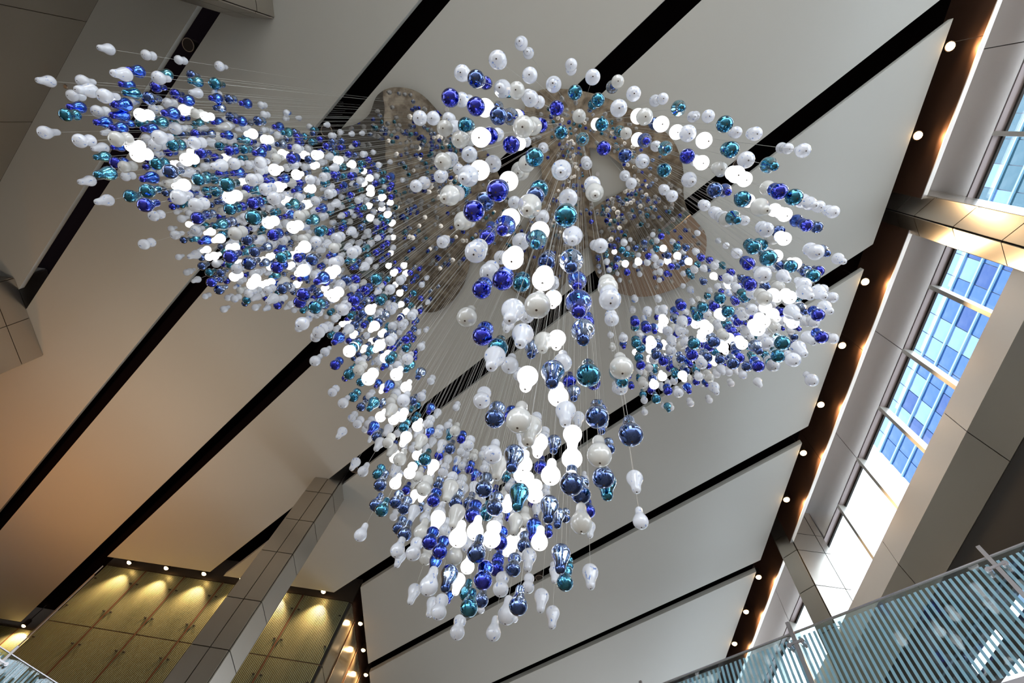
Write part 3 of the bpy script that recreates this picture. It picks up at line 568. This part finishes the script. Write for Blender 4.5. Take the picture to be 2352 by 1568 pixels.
1372 594 13 B;1392 577 12 T;1392 588 12 T;1375 612 11 W;1377 624 10 W;1394 602 15 W;1396 619 13 W;1410 577 12 L;1436 583 15 T;1426 577 12 B;1414 593 16 D;1419 606 12 W;1416 611 12 B;1439 606 16 L;1440 624 15 B;1418 628 10 W;1424 644 11 W;1455 585 12 T;1465 585 12 W;1463 601 16 L;1469 629 12 W;1458 608 12 W;1486 588 16 B;1484 603 15 W;1498 577 11 W;1506 590 17 W;1505 610 14 W;1515 606 16 W;1533 585 16 D;1530 600 15 L;1538 612 16 B;1533 625 15 B;1515 626 16 W;1505 627 11 W;1514 642 12 W;1554 610 15 D;1556 589 17 L;1548 600 11 W;1565 602 16 D;1573 591 15 D;1566 581 13 W;1582 602 17 L;1569 630 13 W;1568 655 12 W;1609 591 17 B;1629 595 16 B;1594 618 17 W;1604 608 16 T;1582 624 15 T;1589 634 16 T;1614 620 17 W;1628 617 15 D;1641 609 17 W;1648 600 12 W;1615 645 16 D;1660 611 17 T;1675 625 19 B;1642 634 17 L;1657 635 13 B;1670 640 21 W;1687 638 15 W;1673 652 19 L;1688 660 20 W;1647 661 16 W;1632 667 13 W;1659 656 12 W;1673 674 17 W;1651 682 25 T;1659 671 16 B;1586 667 17 Wd;1455 686 16 Wg;1511 685 16 Wg;1451 711 15 Wg;1487 717 21 Wd;1458 737 21 Bg;1456 749 19 T;1502 756 21 B;1487 749 23 Bg;1510 713 19 W;1525 713 21 Wd;1523 734 21 L;1518 752 19 L;1563 699 23 Bg;1554 715 21 B;1577 713 16 W;1549 734 20 D;1579 731 24 Bp;1566 741 24 W;1596 741 21 L;1601 722 24 Tg;1612 703 25 Tp;1637 701 24 Bp;1625 718 20 W;1616 691 12 W;1673 710 27 Tp;1654 725 25 L;1657 701 13 W;1688 690 19 B;1691 675 12 D;1635 739 21 C;1648 749 23 W;1621 750 27 L;1612 769 25 L;1669 743 21 T;1679 757 23 B;1687 769 23 B;1691 737 23 B;1530 757 21 W;1545 757 20 C;1562 757 23 W;1552 766 16 B;1576 760 11 W;1511 774 12 W;1469 769 19 W;1483 780 16 B;1495 785 23 L;1401 767 15 Wp;1431 773 20 Wp;1432 792 17 B;1461 785 23 T;1471 796 21 T;1506 792 21 D;1525 790 20 L;1544 785 23 W;1561 790 20 C;1573 782 24 W;1592 785 27 Tp;1608 788 19 B;1637 781 27 D;1657 770 23 C;1672 782 23 L;1627 793 23 B;1659 793 23 W;1688 796 23 D;1406 796 16 C;
1709 504 21 W;1755 525 32 Wg;1787 526 27 D;1797 546 29 L;1773 544 28 C;1834 509 28 B;1849 515 27 B;1872 520 25 D;1727 565 32 Tg;1746 561 27 T;1689 580 23 W;1760 589 36 Tp;1779 585 27 L;1768 576 20 W;1716 603 28 Bg;1774 614 23 Wd;1795 603 25 D;1812 609 28 Tp;1824 600 27 L;1805 633 28 Wd;1747 627 36 Wp;1847 620 26 D;1863 630 29 Tp;1877 620 23 B;1868 576 34 Wg;1892 578 27 D;1929 596 25 Wd;1841 650 31 Wp;1852 674 32 Wd;1883 674 31 W;1886 662 22 W;1908 680 23 W;1720 650 29 Bg;1754 657 25 D;1782 658 29 C;1701 637 18 D;1698 654 15 B;1730 676 25 W;1709 677 27 T;1752 681 32 C;1780 679 29 L;1809 679 29 L;1829 679 22 T;1688 686 15 B;
1706 719 25 W;1723 707 25 W;1743 711 19 W;1762 708 27 L;1747 698 20 W;1794 712 21 B;1778 725 27 L;1792 734 22 W;1749 735 29 L;1736 751 31 L;1709 741 15 B;1711 758 25 W;1717 769 26 W;1701 786 25 L;1774 748 27 C;1761 756 20 W;1823 720 33 Wd;1842 711 25 Dd;1816 738 26 L;1874 719 28 Bg;1898 708 28 Wd;1848 739 21 W;1867 738 22 W;1860 778 28 Wd;1882 770 28 Bg;1909 774 23 Wp;1757 784 29 Wg;1736 773 12 T;1792 782 33 Tp;1794 796 25 D;1738 799 29 Dd;1783 812 30 Tp;1838 803 31 Wd;1817 821 31 Wp;1772 834 28 Wg;1765 832 25 T;1738 836 27 Bg;1694 818 25 Bg;1713 837 23 D;1681 830 27 D;1652 822 22 D;1658 802 25 L;1860 868 27 Wp;1742 879 19 W;1678 878 15 W;1658 850 20 W;1644 856 18 W;1672 852 18 W;1715 795 12 T;
1426 836 50 Cp;1425 861 49 T;1427 885 31 W;1417 888 23 W;1447 885 14 B;1445 861 15 B;1471 817 20 T;1471 835 21 B;1459 811 15 L;1470 851 18 W;1480 855 17 C;1468 867 14 T;1476 878 21 Cg;1474 903 16 T;1479 916 16 Wp;1480 943 15 Wp;1491 799 21 L;1507 812 22 D;1492 824 15 L;1501 822 21 W;1493 841 18 W;1503 846 20 T;1501 865 20 D;1501 879 21 L;1495 893 18 B;1506 912 21 Tp;1523 826 22 B;1520 861 20 L;1538 823 18 B;1529 822 20 D;1540 803 22 W;1541 840 18 B;1533 844 15 B;1552 831 21 Cg;1563 820 21 Dg;1588 811 26 B;1583 831 21 B;1573 849 20 D;1551 856 20 T;1569 865 21 L;1582 869 15 C;1547 872 17 W;1534 877 16 W;1557 898 21 Wp;1533 894 20 B;1522 887 16 W;1572 892 14 W;1582 892 20 Bd;1585 923 16 Wg;1534 936 17 T;1540 933 15 Wg;1523 930 11 W;1603 861 20 Wp;1598 874 16 B;1611 880 12 W;1620 817 25 D;1609 831 25 Wg;1638 829 20 L;1626 838 14 B;1621 880 15 Bd;1631 873 18 W;1627 863 21 Cg;1642 893 23 Wd;1628 916 15 Wg;
1209 872 47 Ld;1187 857 23 W;1269 862 52 Dd;1308 870 30 B;1318 904 30 D;1283 902 44 Lp;1351 852 52 Tp;1363 875 30 B;1109 912 37 Wg;1139 951 44 Dg;1172 951 30 Bg;1194 954 55 Cp;1216 991 52 C;1204 1008 37 W;1231 964 27 W;1249 998 27 W;1237 1024 40 L;1299 952 45 Wd;1328 964 28 W;1365 947 50 Dp;1381 934 30 D;1381 977 32 Dd;1313 1006 42 L;1323 1043 44 L;1376 1033 52 Cp;1398 1024 27 D;1447 986 52 Dp;1266 1021 32 Dd;1179 1054 45 Dd;1145 1075 40 Cd;1107 1038 22 Wg;1134 1034 40 Wp;1239 1065 30 B;1207 1058 37 L;1266 1081 42 Lp;
877 1106 28 Dp;912 1104 25 Lp;935 1120 20 B;977 1114 31 Cg;970 1138 21 L;1006 1108 22 D;1061 1107 24 Wg;1090 1092 21 Bd;1115 1071 22 W;1114 1113 38 Dg;995 1140 29 Bg;1032 1128 35 Cd;1048 1146 31 D;867 1152 28 Dp;881 1163 29 Tp;912 1146 27 Dg;931 1160 27 Dg;906 1182 18 W;951 1140 21 Ld;966 1163 18 D;951 1181 27 Wd;1012 1171 27 W;1047 1186 36 Cd;1082 1149 28 D;1089 1174 35 Bg;1138 1156 36 Dg;1118 1171 31 T;1160 1154 28 L;1094 1210 36 L;919 1205 27 Dg;937 1219 31 Dp;969 1213 32 Cp;979 1184 24 W;999 1196 33 L;990 1235 33 Bg;1018 1258 33 Bg;1055 1224 39 L;1023 1210 28 W;1023 1233 25 W;917 1255 31 Wp;953 1260 33 Wg;917 1284 24 Wd;979 1274 28 Cg;1051 1269 36 Cp;1097 1258 40 Dp;1076 1246 28 W;1124 1224 39 L;1149 1235 35 Bg;1143 1280 28 B;832 1221 27 Wp;1171 1258 25 L;1001 1286 22 B;
1313 1099 49 Dp;1328 1124 42 D;1342 1096 21 W;1385 1085 47 Dp;1393 1117 45 T;1459 1107 36 Wd;1470 1188 33 Wp;1350 1166 29 B;1335 1188 46 Cp;1355 1216 25 Wd;1261 1170 42 Dd;1281 1190 31 Dd;1299 1183 22 D;1191 1142 43 Td;1205 1186 32 Cp;1183 1204 33 Cd;1226 1218 35 Bd;1260 1219 20 B;1240 1234 36 Lp;1229 1127 36 L;1211 1107 33 L;1200 1082 36 L;1254 1126 21 W;1176 1253 31 Ld;1205 1244 31 D;1200 1227 22 L;1214 1286 33 Wd;1184 1297 33 Dg;1288 1283 42 Dd;1307 1294 20 T;1270 1303 17 W;1197 1269 22 W;
949 1364 28 Wd;989 1333 40 Wp;998 1296 28 B;1029 1328 38 D;1051 1341 30 Ld;1076 1292 30 L;1032 1371 17 Bd;991 1394 27 W;1011 1393 34 Wg;1074 1354 30 T;1080 1383 38 Tp;1108 1368 30 D;1106 1394 17 W;1112 1320 40 Bg;1142 1296 32 Bg;1152 1341 34 Wg;1192 1377 40 Dp;1165 1400 38 Wp;1182 1415 17 W;1214 1339 27 Wg;1053 1440 32 Wg;1135 1442 32 Wp;1243 1379 32 Wd;1269 1417 30 Wd;1298 1326 36 T;1271 1318 25 Wd;1356 1324 35 Wd;"""
PATCHES = [
    ([(330, 270), (480, 250), (640, 300), (800, 330), (900, 400), (900, 560), (800, 640), (700, 650), (520, 600), (420, 500), (340, 400)], 130, 13, 20, (5, 1, 0.7, 3, 2.2, 1.6)),
    ([(480, 580), (620, 560), (820, 640), (950, 700), (960, 850), (860, 840), (760, 740), (600, 690), (500, 640)], 70, 12, 19, (5, 1, 0.7, 3, 2, 1.6)),
    ([(1455, 740), (1560, 700), (1680, 655), (1860, 690), (1850, 780), (1700, 860), (1500, 885), (1462, 810)], 36, 13, 22, (4, 1, 0.5, 4, 2.5, 1.5)),
    ([(870, 900), (980, 900), (1060, 1000), (1200, 1080), (1260, 1240), (1060, 1290), (960, 1200), (890, 1040)], 40, 18, 27, (5, 1, 1, 2, 1.2, 2)),
]

# ------------------------------------------------------------------ glass bulbs
def fleck_mat(name, base, fleck, emit=0.0):
    m = bpy.data.materials.new(name); m.use_nodes = True; t = m.node_tree
    b = t.nodes['Principled BSDF']; out = t.nodes['Material Output']
    tc = N(m, 'ShaderNodeTexCoord'); oi = N(m, 'ShaderNodeObjectInfo'); ad = N(m, 'ShaderNodeVectorMath', operation='ADD')
    mp = N(m, 'ShaderNodeMapping'); mp.inputs['Scale'].default_value = (1.0, 1.0, 0.55)
    mul = N(m, 'ShaderNodeMath', operation='MULTIPLY'); mul.inputs[1].default_value = 37.0
    nz = N(m, 'ShaderNodeTexNoise'); nz.inputs['Scale'].default_value = 5.5; nz.inputs['Detail'].default_value = 2.0
    cr = N(m, 'ShaderNodeValToRGB'); e = cr.color_ramp.elements
    e[0].position, e[0].color = 0.63, (*base, 1); e[1].position, e[1].color = 0.73, (*fleck, 1)
    t.links.new(oi.outputs['Random'], mul.inputs[0]); t.links.new(tc.outputs['Object'], mp.inputs[0])
    t.links.new(mp.outputs[0], ad.inputs[0]); t.links.new(mul.outputs[0], ad.inputs[1])
    t.links.new(ad.outputs[0], nz.inputs[0]); t.links.new(nz.outputs[0], cr.inputs[0]); t.links.new(cr.outputs[0], b.inputs['Base Color'])
    b.inputs['Roughness'].default_value = 0.12; b.inputs['Coat Weight'].default_value = 1.0; b.inputs['Coat IOR'].default_value = 1.7; b.inputs['Coat Roughness'].default_value = 0.02
    tl = N(m, 'ShaderNodeBsdfTranslucent'); t.links.new(cr.outputs[0], tl.inputs[0])
    mx = N(m, 'ShaderNodeMixShader'); mx.inputs[0].default_value = 0.38
    t.links.new(b.outputs[0], mx.inputs[1]); t.links.new(tl.outputs[0], mx.inputs[2]); t.links.new(mx.outputs[0], out.inputs[0])
    if emit:
        t.links.new(cr.outputs[0], b.inputs['Emission Color'])
        # the lamp sits in the lower lobe, the glass above it glows less
        sz = N(m, 'ShaderNodeSeparateXYZ'); mr = N(m, 'ShaderNodeMapRange')
        mr.inputs['From Min'].default_value, mr.inputs['From Max'].default_value = 0.35, 0.95
        mr.inputs['To Min'].default_value, mr.inputs['To Max'].default_value = emit, emit*0.16
        t.links.new(tc.outputs['Generated'], sz.inputs[0]); t.links.new(sz.outputs[2], mr.inputs[0]); t.links.new(mr.outputs[0], b.inputs['Emission Strength'])
        mx.inputs[0].default_value = 0.0
        m.cycles.emission_sampling = 'NONE'
    return m
def mirror_mat(name, c_low, c_mid, c_top):
    """silvered coloured glass: tint shifts along the bulb"""
    m = pmat(name, c_low, 0.035, 1.0, Coat_Weight=1.0, Coat_Roughness=0.0)
    t = m.node_tree; b = t.nodes['Principled BSDF']
    tc = N(m, 'ShaderNodeTexCoord'); sp_ = N(m, 'ShaderNodeSeparateXYZ'); cr = N(m, 'ShaderNodeValToRGB')
    e = cr.color_ramp.elements
    e[0].position, e[0].color = 0.15, (*c_low, 1); e[1].position, e[1].color = 0.85, (*c_top, 1)
    k = e.new(0.5); k.color = (*c_mid, 1)
    t.links.new(tc.outputs['Generated'], sp_.inputs[0]); t.links.new(sp_.outputs[2], cr.inputs[0]); t.links.new(cr.outputs[0], b.inputs['Base Color'])
    nz = noise_bump(m, 5.0, 0.06, 0.05, detail=1.0)
    return m
BM = {
    'W': fleck_mat('milky_white_glass', (0.84, 0.86, 0.90), (0.16, 0.30, 0.70)),
    'C': fleck_mat('pearl_cream_glass', (0.76, 0.76, 0.73), (0.84, 0.84, 0.83)),
    'L': fleck_mat('lit_white_glass', (1.0, 1.0, 1.0), (0.34, 0.46, 0.88), 0.46),
    'B': mirror_mat('cobalt_mirror_glass', (0.004, 0.010, 0.36), (0.04, 0.17, 0.80), (0.010, 0.04, 0.56)),
    'T': mirror_mat('teal_mirror_glass', (0.004, 0.13, 0.22), (0.12, 0.47, 0.64), (0.02, 0.23, 0.40)),
    'D': mirror_mat('silvered_blue_glass', (0.017, 0.05, 0.19), (0.45, 0.56, 0.78), (0.22, 0.34, 0.66)),
}
m_cap = pmat('dark_cap', (0.05, 0.03, 0.02), 0.5)
PEAR = [(0,0),(.004,.045),(.035,.15),(.1,.27),(.22,.40),(.37,.48),(.5,.5),(.65,.485),(.82,.42),(1.0,.335),(1.15,.28),(1.35,.26),(1.55,.255),(1.67,.21),(1.735,.11),(1.755,.03),(1.76,0)]
GOURD = [(0,0),(.004,.045),(.035,.15),(.1,.27),(.22,.40),(.37,.48),(.5,.5),(.64,.47),(.80,.39),(.92,.345),(1.02,.35),(1.15,.40),(1.3,.43),(1.45,.41),(1.57,.33),(1.66,.20),(1.705,.09),(1.72,.03),(1.722,0)]
flip = lambda p: [(p[-1][0]-z, r) for z, r in p[::-1]]
DROP = flip([(0,0),(.004,.03),(.035,.15),(.1,.27),(.22,.40),(.37,.48),(.5,.5),(.65,.485),(.82,.43),(1.0,.36),(1.15,.315),(1.35,.285),(1.55,.265),(1.67,.215),(1.735,.11),(1.756,.045),(1.76,0)])
def lathe(prof, n):
    L = prof[-1][0]; v = [(0, 0, -L/2)]; f = []; mi = []
    rings = prof[1:-1]
    for z, r in rings:
        v += [(r*math.cos(2*math.pi*i/n), r*math.sin(2*math.pi*i/n), z-L/2) for i in range(n)]
    v.append((0, 0, L/2)); last = len(v)-1
    for i in range(n):
        f.append((0, 1+(i+1) % n, 1+i)); mi.append(1)
    for j in range(len(rings)-1):
        for i in range(n):
            a = 1+j*n; f.append((a+i, a+(i+1) % n, a+n+(i+1) % n, a+n+i)); mi.append(0)
    a = 1+(len(rings)-1)*n
    for i in range(n):
        f.append((a+i, a+(i+1) % n, last)); mi.append(1)
    return v, f, mi
SHAPES = {'p': PEAR, 'g': GOURD, 'd': DROP}
BME = {}
for s, prof in SHAPES.items():
    v, f, mi = lathe(prof, 28)
    for c, mat in BM.items():
        BME[s+c] = mesh('glass_bulb', v, f, [mat, m_cap], mi, True)
LOW = {s: lathe(prof[:1]+prof[2:-2:2]+prof[-1:], 10) for s, prof in SHAPES.items()}

D0 = 0.150                    # usual bulb diameter
rnd = random.Random(11)
bulbs = []
for tok in BULBS.split(';'):
    tok = tok.split()
    if len(tok) < 4: continue
    x, y, w, c = float(tok[0]), float(tok[1]), float(tok[2]), tok[3]
    s = c[1] if len(c) > 1 else rnd.choice('ppgggdd')
    bulbs.append([x, y, w, c[0], s, 0])
# the many small bulbs further up, scattered inside outlined patches: polygon, count, width range, colour weights
def inside(p, poly):
    r = False
    for i in range(len(poly)):
        (x0, y0), (x1, y1) = poly[i], poly[i-1]
        if (y0 > p[1]) != (y1 > p[1]) and p[0] < (x1-x0)*(p[1]-y0)/(y1-y0)+x0: r = not r
    return r
for poly, cnt, w0, w1, weights in PATCHES:
    xs, ysx = [p[0] for p in poly], [p[1] for p in poly]
    k = tries = 0
    while k < cnt and tries < cnt*60:
        tries += 1
        p = (rnd.uniform(min(xs), max(xs)), rnd.uniform(min(ysx), max(ysx)))
        if not inside(p, poly): continue
        w = rnd.uniform(w0, w1)
        if any((b[0]-p[0])**2+(b[1]-p[1])**2 < (0.42*(b[2]+w))**2 for b in bulbs): continue
        bulbs.append([p[0], p[1], w, rnd.choices('WCLBTD', weights)[0], rnd.choice('ppgggdd'), 1]); k += 1

ZEN = (1328.8, 278.2)
recs = []
for x, y, w, c, s, small in bulbs:
    d = ray((x, y))
    dia = D0 * rnd.uniform(0.97, 1.03)
    # apparent width grows off axis a little; take the mean distance
    dep = dia * FPX / w
    pos = d * dep
    dia *= 1.07
    recs.append(dict(p=pos, w=w, c=c, s=s, px=(x, y), dia=dia, small=small))
# keep neighbours from running into each other: slide the further one along its sight line
for _ in range(8):
    cell = {}
    for r in recs:
        cell.setdefault(tuple(int(math.floor(v/0.4)) for v in r['p']), []).append(r)
    moved = 0
    for (i, j, k), lst in list(cell.items()):
        near = [r for a in (-1, 0, 1) for b in (-1, 0, 1) for c in (-1, 0, 1) for r in cell.get((i+a, j+b, k+c), ())]
        for r in lst:
            for q in near:
                if q is r or q['w'] < r['w'] or (q['w'] == r['w'] and id(q) < id(r)): continue
                hd = math.hypot(r['p'][0]-q['p'][0], r['p'][1]-q['p'][1]); vd = abs(r['p'][2]-q['p'][2])
                m_ = 0.5*(r['dia']+q['dia'])
                if hd < 0.9*m_ and vd < 1.65*m_:
                    f_ = 1.025; r['p'] = r['p']*f_; r['dia'] *= f_; moved += 1; break
    if not moved: break
# bulbs that line up along a plumb line share one wire
strands = []
for r in sorted(recs, key=lambda r: r['p'][2]):
    best = None
    for s in strands:
        a = s['xy']
        if any(abs(q['p'][2]-r['p'][2]) < 0.27 for q in s['b']): continue
        # nearest height on this wire along the bulb's sight line
        d = ray(r['px']); k = math.hypot(*a)/max(1e-6, math.hypot(d[0], d[1]))
        if math.hypot(d[0], d[1])/d[2] < 0.12: break
        q = d*k
        off = math.hypot(q[0]-a[0], q[1]-a[1])
        ratio = q[2]/r['p'][2]
        if off < 0.035 and 0.88 < ratio < 1.14 and q[2] < 14.3:
            if best is None or abs(ratio-1) < best[0]: best = (abs(ratio-1), s, q, ratio)
    if best:
        _, s, q, ratio = best
        r['p'] = np.array([s['xy'][0], s['xy'][1], q[2]]); r['dia'] *= ratio; s['b'].append(r)
    else:
        if r['p'][2] > 14.2:
            k = 14.2/r['p'][2]; r['p'] = r['p']*k; r['dia'] *= k
        strands.append(dict(xy=(r['p'][0], r['p'][1]), b=[r]))

CN = {'W': 'milky white', 'C': 'pearly cream', 'L': 'lit white', 'B': 'cobalt blue', 'T': 'teal blue', 'D': 'silvered blue'}
KN = {'W': 'white_glass_bulb', 'C': 'cream_glass_bulb', 'L': 'lit_glass_bulb', 'B': 'cobalt_glass_bulb', 'T': 'teal_glass_bulb', 'D': 'silvered_glass_bulb'}
SN = {'p': 'pear-shaped', 'g': 'gourd-shaped', 'd': 'drop-shaped'}
def zone(x, y):
    if x < 300 and y < 480: return 'outer left tip'
    if x < 480 and y < 440: return 'upper left swarm'
    if x < 620 and y < 480: return 'middle left swarm'
    if x < 620 and y < 760: return 'lower left swarm'
    if x < 780 and y < 480: return 'inner left swarm'
    if x < 780 and y < 620: return 'inner lower left swarm'
    if x < 1000 and y < 480: return 'patch before the left plate'
    if x < 1000 and y < 620: return 'patch below the left plate'
    if y < 210: return 'topmost arc'
    if y < 300 and x < 1330: return 'upper centre arc'
    if y < 330: return 'upper right arc'
    if x > 1560 and y < 480: return 'outer right arc'
    if x > 1660 and y < 640: return 'far right arc'
    if x > 1400 and y < 640: return 'fringe under the right plate'
    if x > 1700: return 'right end of the right swarm'
    if x > 1440 and y < 800: return 'heart of the right swarm'
    if x > 1440 and y < 960: return 'bottom of the right swarm'
    if y < 460: return 'loose centre'
    if y < 640: return 'middle centre'
    if x < 860 and y < 760: return 'bend below the left swarm'
    if x < 1010 and y < 760: return 'inner bend below the left plate'
    if x < 1010 and y < 900: return 'joining band'
    if y < 800: return 'upper centre trail'
    if x > 1050 and y < 1000: return 'lower centre trail'
    if y < 1040: return 'upper lower-left cluster'
    if x < 1010 and y < 1160: return 'left side of the lower cluster'
    if y < 1160: return 'middle of the lower cluster'
    if y < 1270: return 'lower cluster'
    return 'hanging tip'
ONE = ['', 'first', 'second', 'third', 'fourth', 'fifth', 'sixth', 'seventh', 'eighth', 'ninth', 'tenth', 'eleventh', 'twelfth', 'thirteenth', 'fourteenth', 'fifteenth',
       'sixteenth', 'seventeenth', 'eighteenth', 'nineteenth', 'twentieth']
recs.sort(key=lambda r: -r['w'])
count = {}
rest = {}
sets = {}
for r in recs:
    count[r['c']] = count.get(r['c'], 0) + 1
    if count[r['c']] > 300:
        rest.setdefault(r['c'], []).append(r); continue
    sets.setdefault((r['c'], r['s'], zone(*r['px'])), []).append(r)
for (c, s, zn), lst in sets.items():
    lst.sort(key=lambda r: r['px'][0])
    for k, r in enumerate(lst):
        o = link(KN[c], BME[s+c], None, tuple(r['p']))
        o.scale = (r['dia'],)*3
        o.rotation_euler = (0, 0, rnd.uniform(0, 6.28))
        base = '%s %s glass bulb' % (CN[c], SN[s])
        if len(lst) == 1: lab = '%s in the %s' % (base, zn)
        elif k == len(lst)-1: lab = '%s, rightmost in the %s' % (base, zn)
        elif k == 0: lab = '%s, leftmost in the %s' % (base, zn)
        elif k < 20: lab = '%s, %s from left in the %s' % (base, ONE[k+1], zn)
        else: lab = '%s in the %s' % (base, zn)
        tag(o, lab, 'glass bulb', '%s glass bulbs in the %s' % (CN[c], zn))
for c, lst in rest.items():
    V, F = [], []
    for r in lst:
        v, f, _ = LOW[r['s']]; n0 = len(V)
        V += [(r['p'][0]+a[0]*r['dia'], r['p'][1]+a[1]*r['dia'], r['p'][2]+a[2]*r['dia']) for a in v]
        F += [tuple(i+n0 for i in q) for q in f]
    o = link('small_glass_bulbs', mesh('small_glass_bulbs', V, F, BM[c], None, True))
    o['kind'] = 'stuff'; tag(o, 'tiny far %s glass bulbs crowding below the ceiling plates' % CN[c], 'glass bulbs')

# ------------------------------------------------------------------ suspension wires
u = MB().tube((0, 0, 0), (0, 0, 1), 1.0, 5)
wire_me = mesh('suspension_wire', u.v, u.f, m_cable, None, True)
strands.sort(key=lambda s: -max(b['w'] for b in s['b']))
V, F = [], []
by_zone = {}
for i, s in enumerate(strands):
    x, y = s['xy']; lo = min(b['p'][2] for b in s['b']); z1 = 14.88
    rad = 0.0019
    if i < 300:
        o = link('suspension_wire', wire_me, None, (x, y, lo)); o.scale = (rad, rad, z1-lo)
        low = min(s['b'], key=lambda b: b['p'][2])['px']
        by_zone.setdefault(zone(*low), []).append((low[0], o))
    else:
        n0 = len(V)
        V += [(x+a[0]*rad, y+a[1]*rad, lo+a[2]*(z1-lo)) for a in u.v]; F += [tuple(k+n0 for k in q) for q in u.f]
for zn, lst in by_zone.items():
    lst.sort(key=lambda q: q[0])
    for k, (_, o) in enumerate(lst):
        place = '' if len(lst) == 1 else ', rightmost' if k == len(lst)-1 else ', leftmost' if k == 0 else ', %s from left' % ONE[k+1] if k < 20 else ''
        tag(o, 'thin pale wire%s above the %s' % (place, zn), 'wire', 'suspension wires above the ' + zn)
if V:
    o = link('suspension_wires', mesh('suspension_wires', V, F, m_cable, None, True))
    o['kind'] = 'stuff'; tag(o, 'bundle of fine far wires running up to the mirror plates', 'wires')
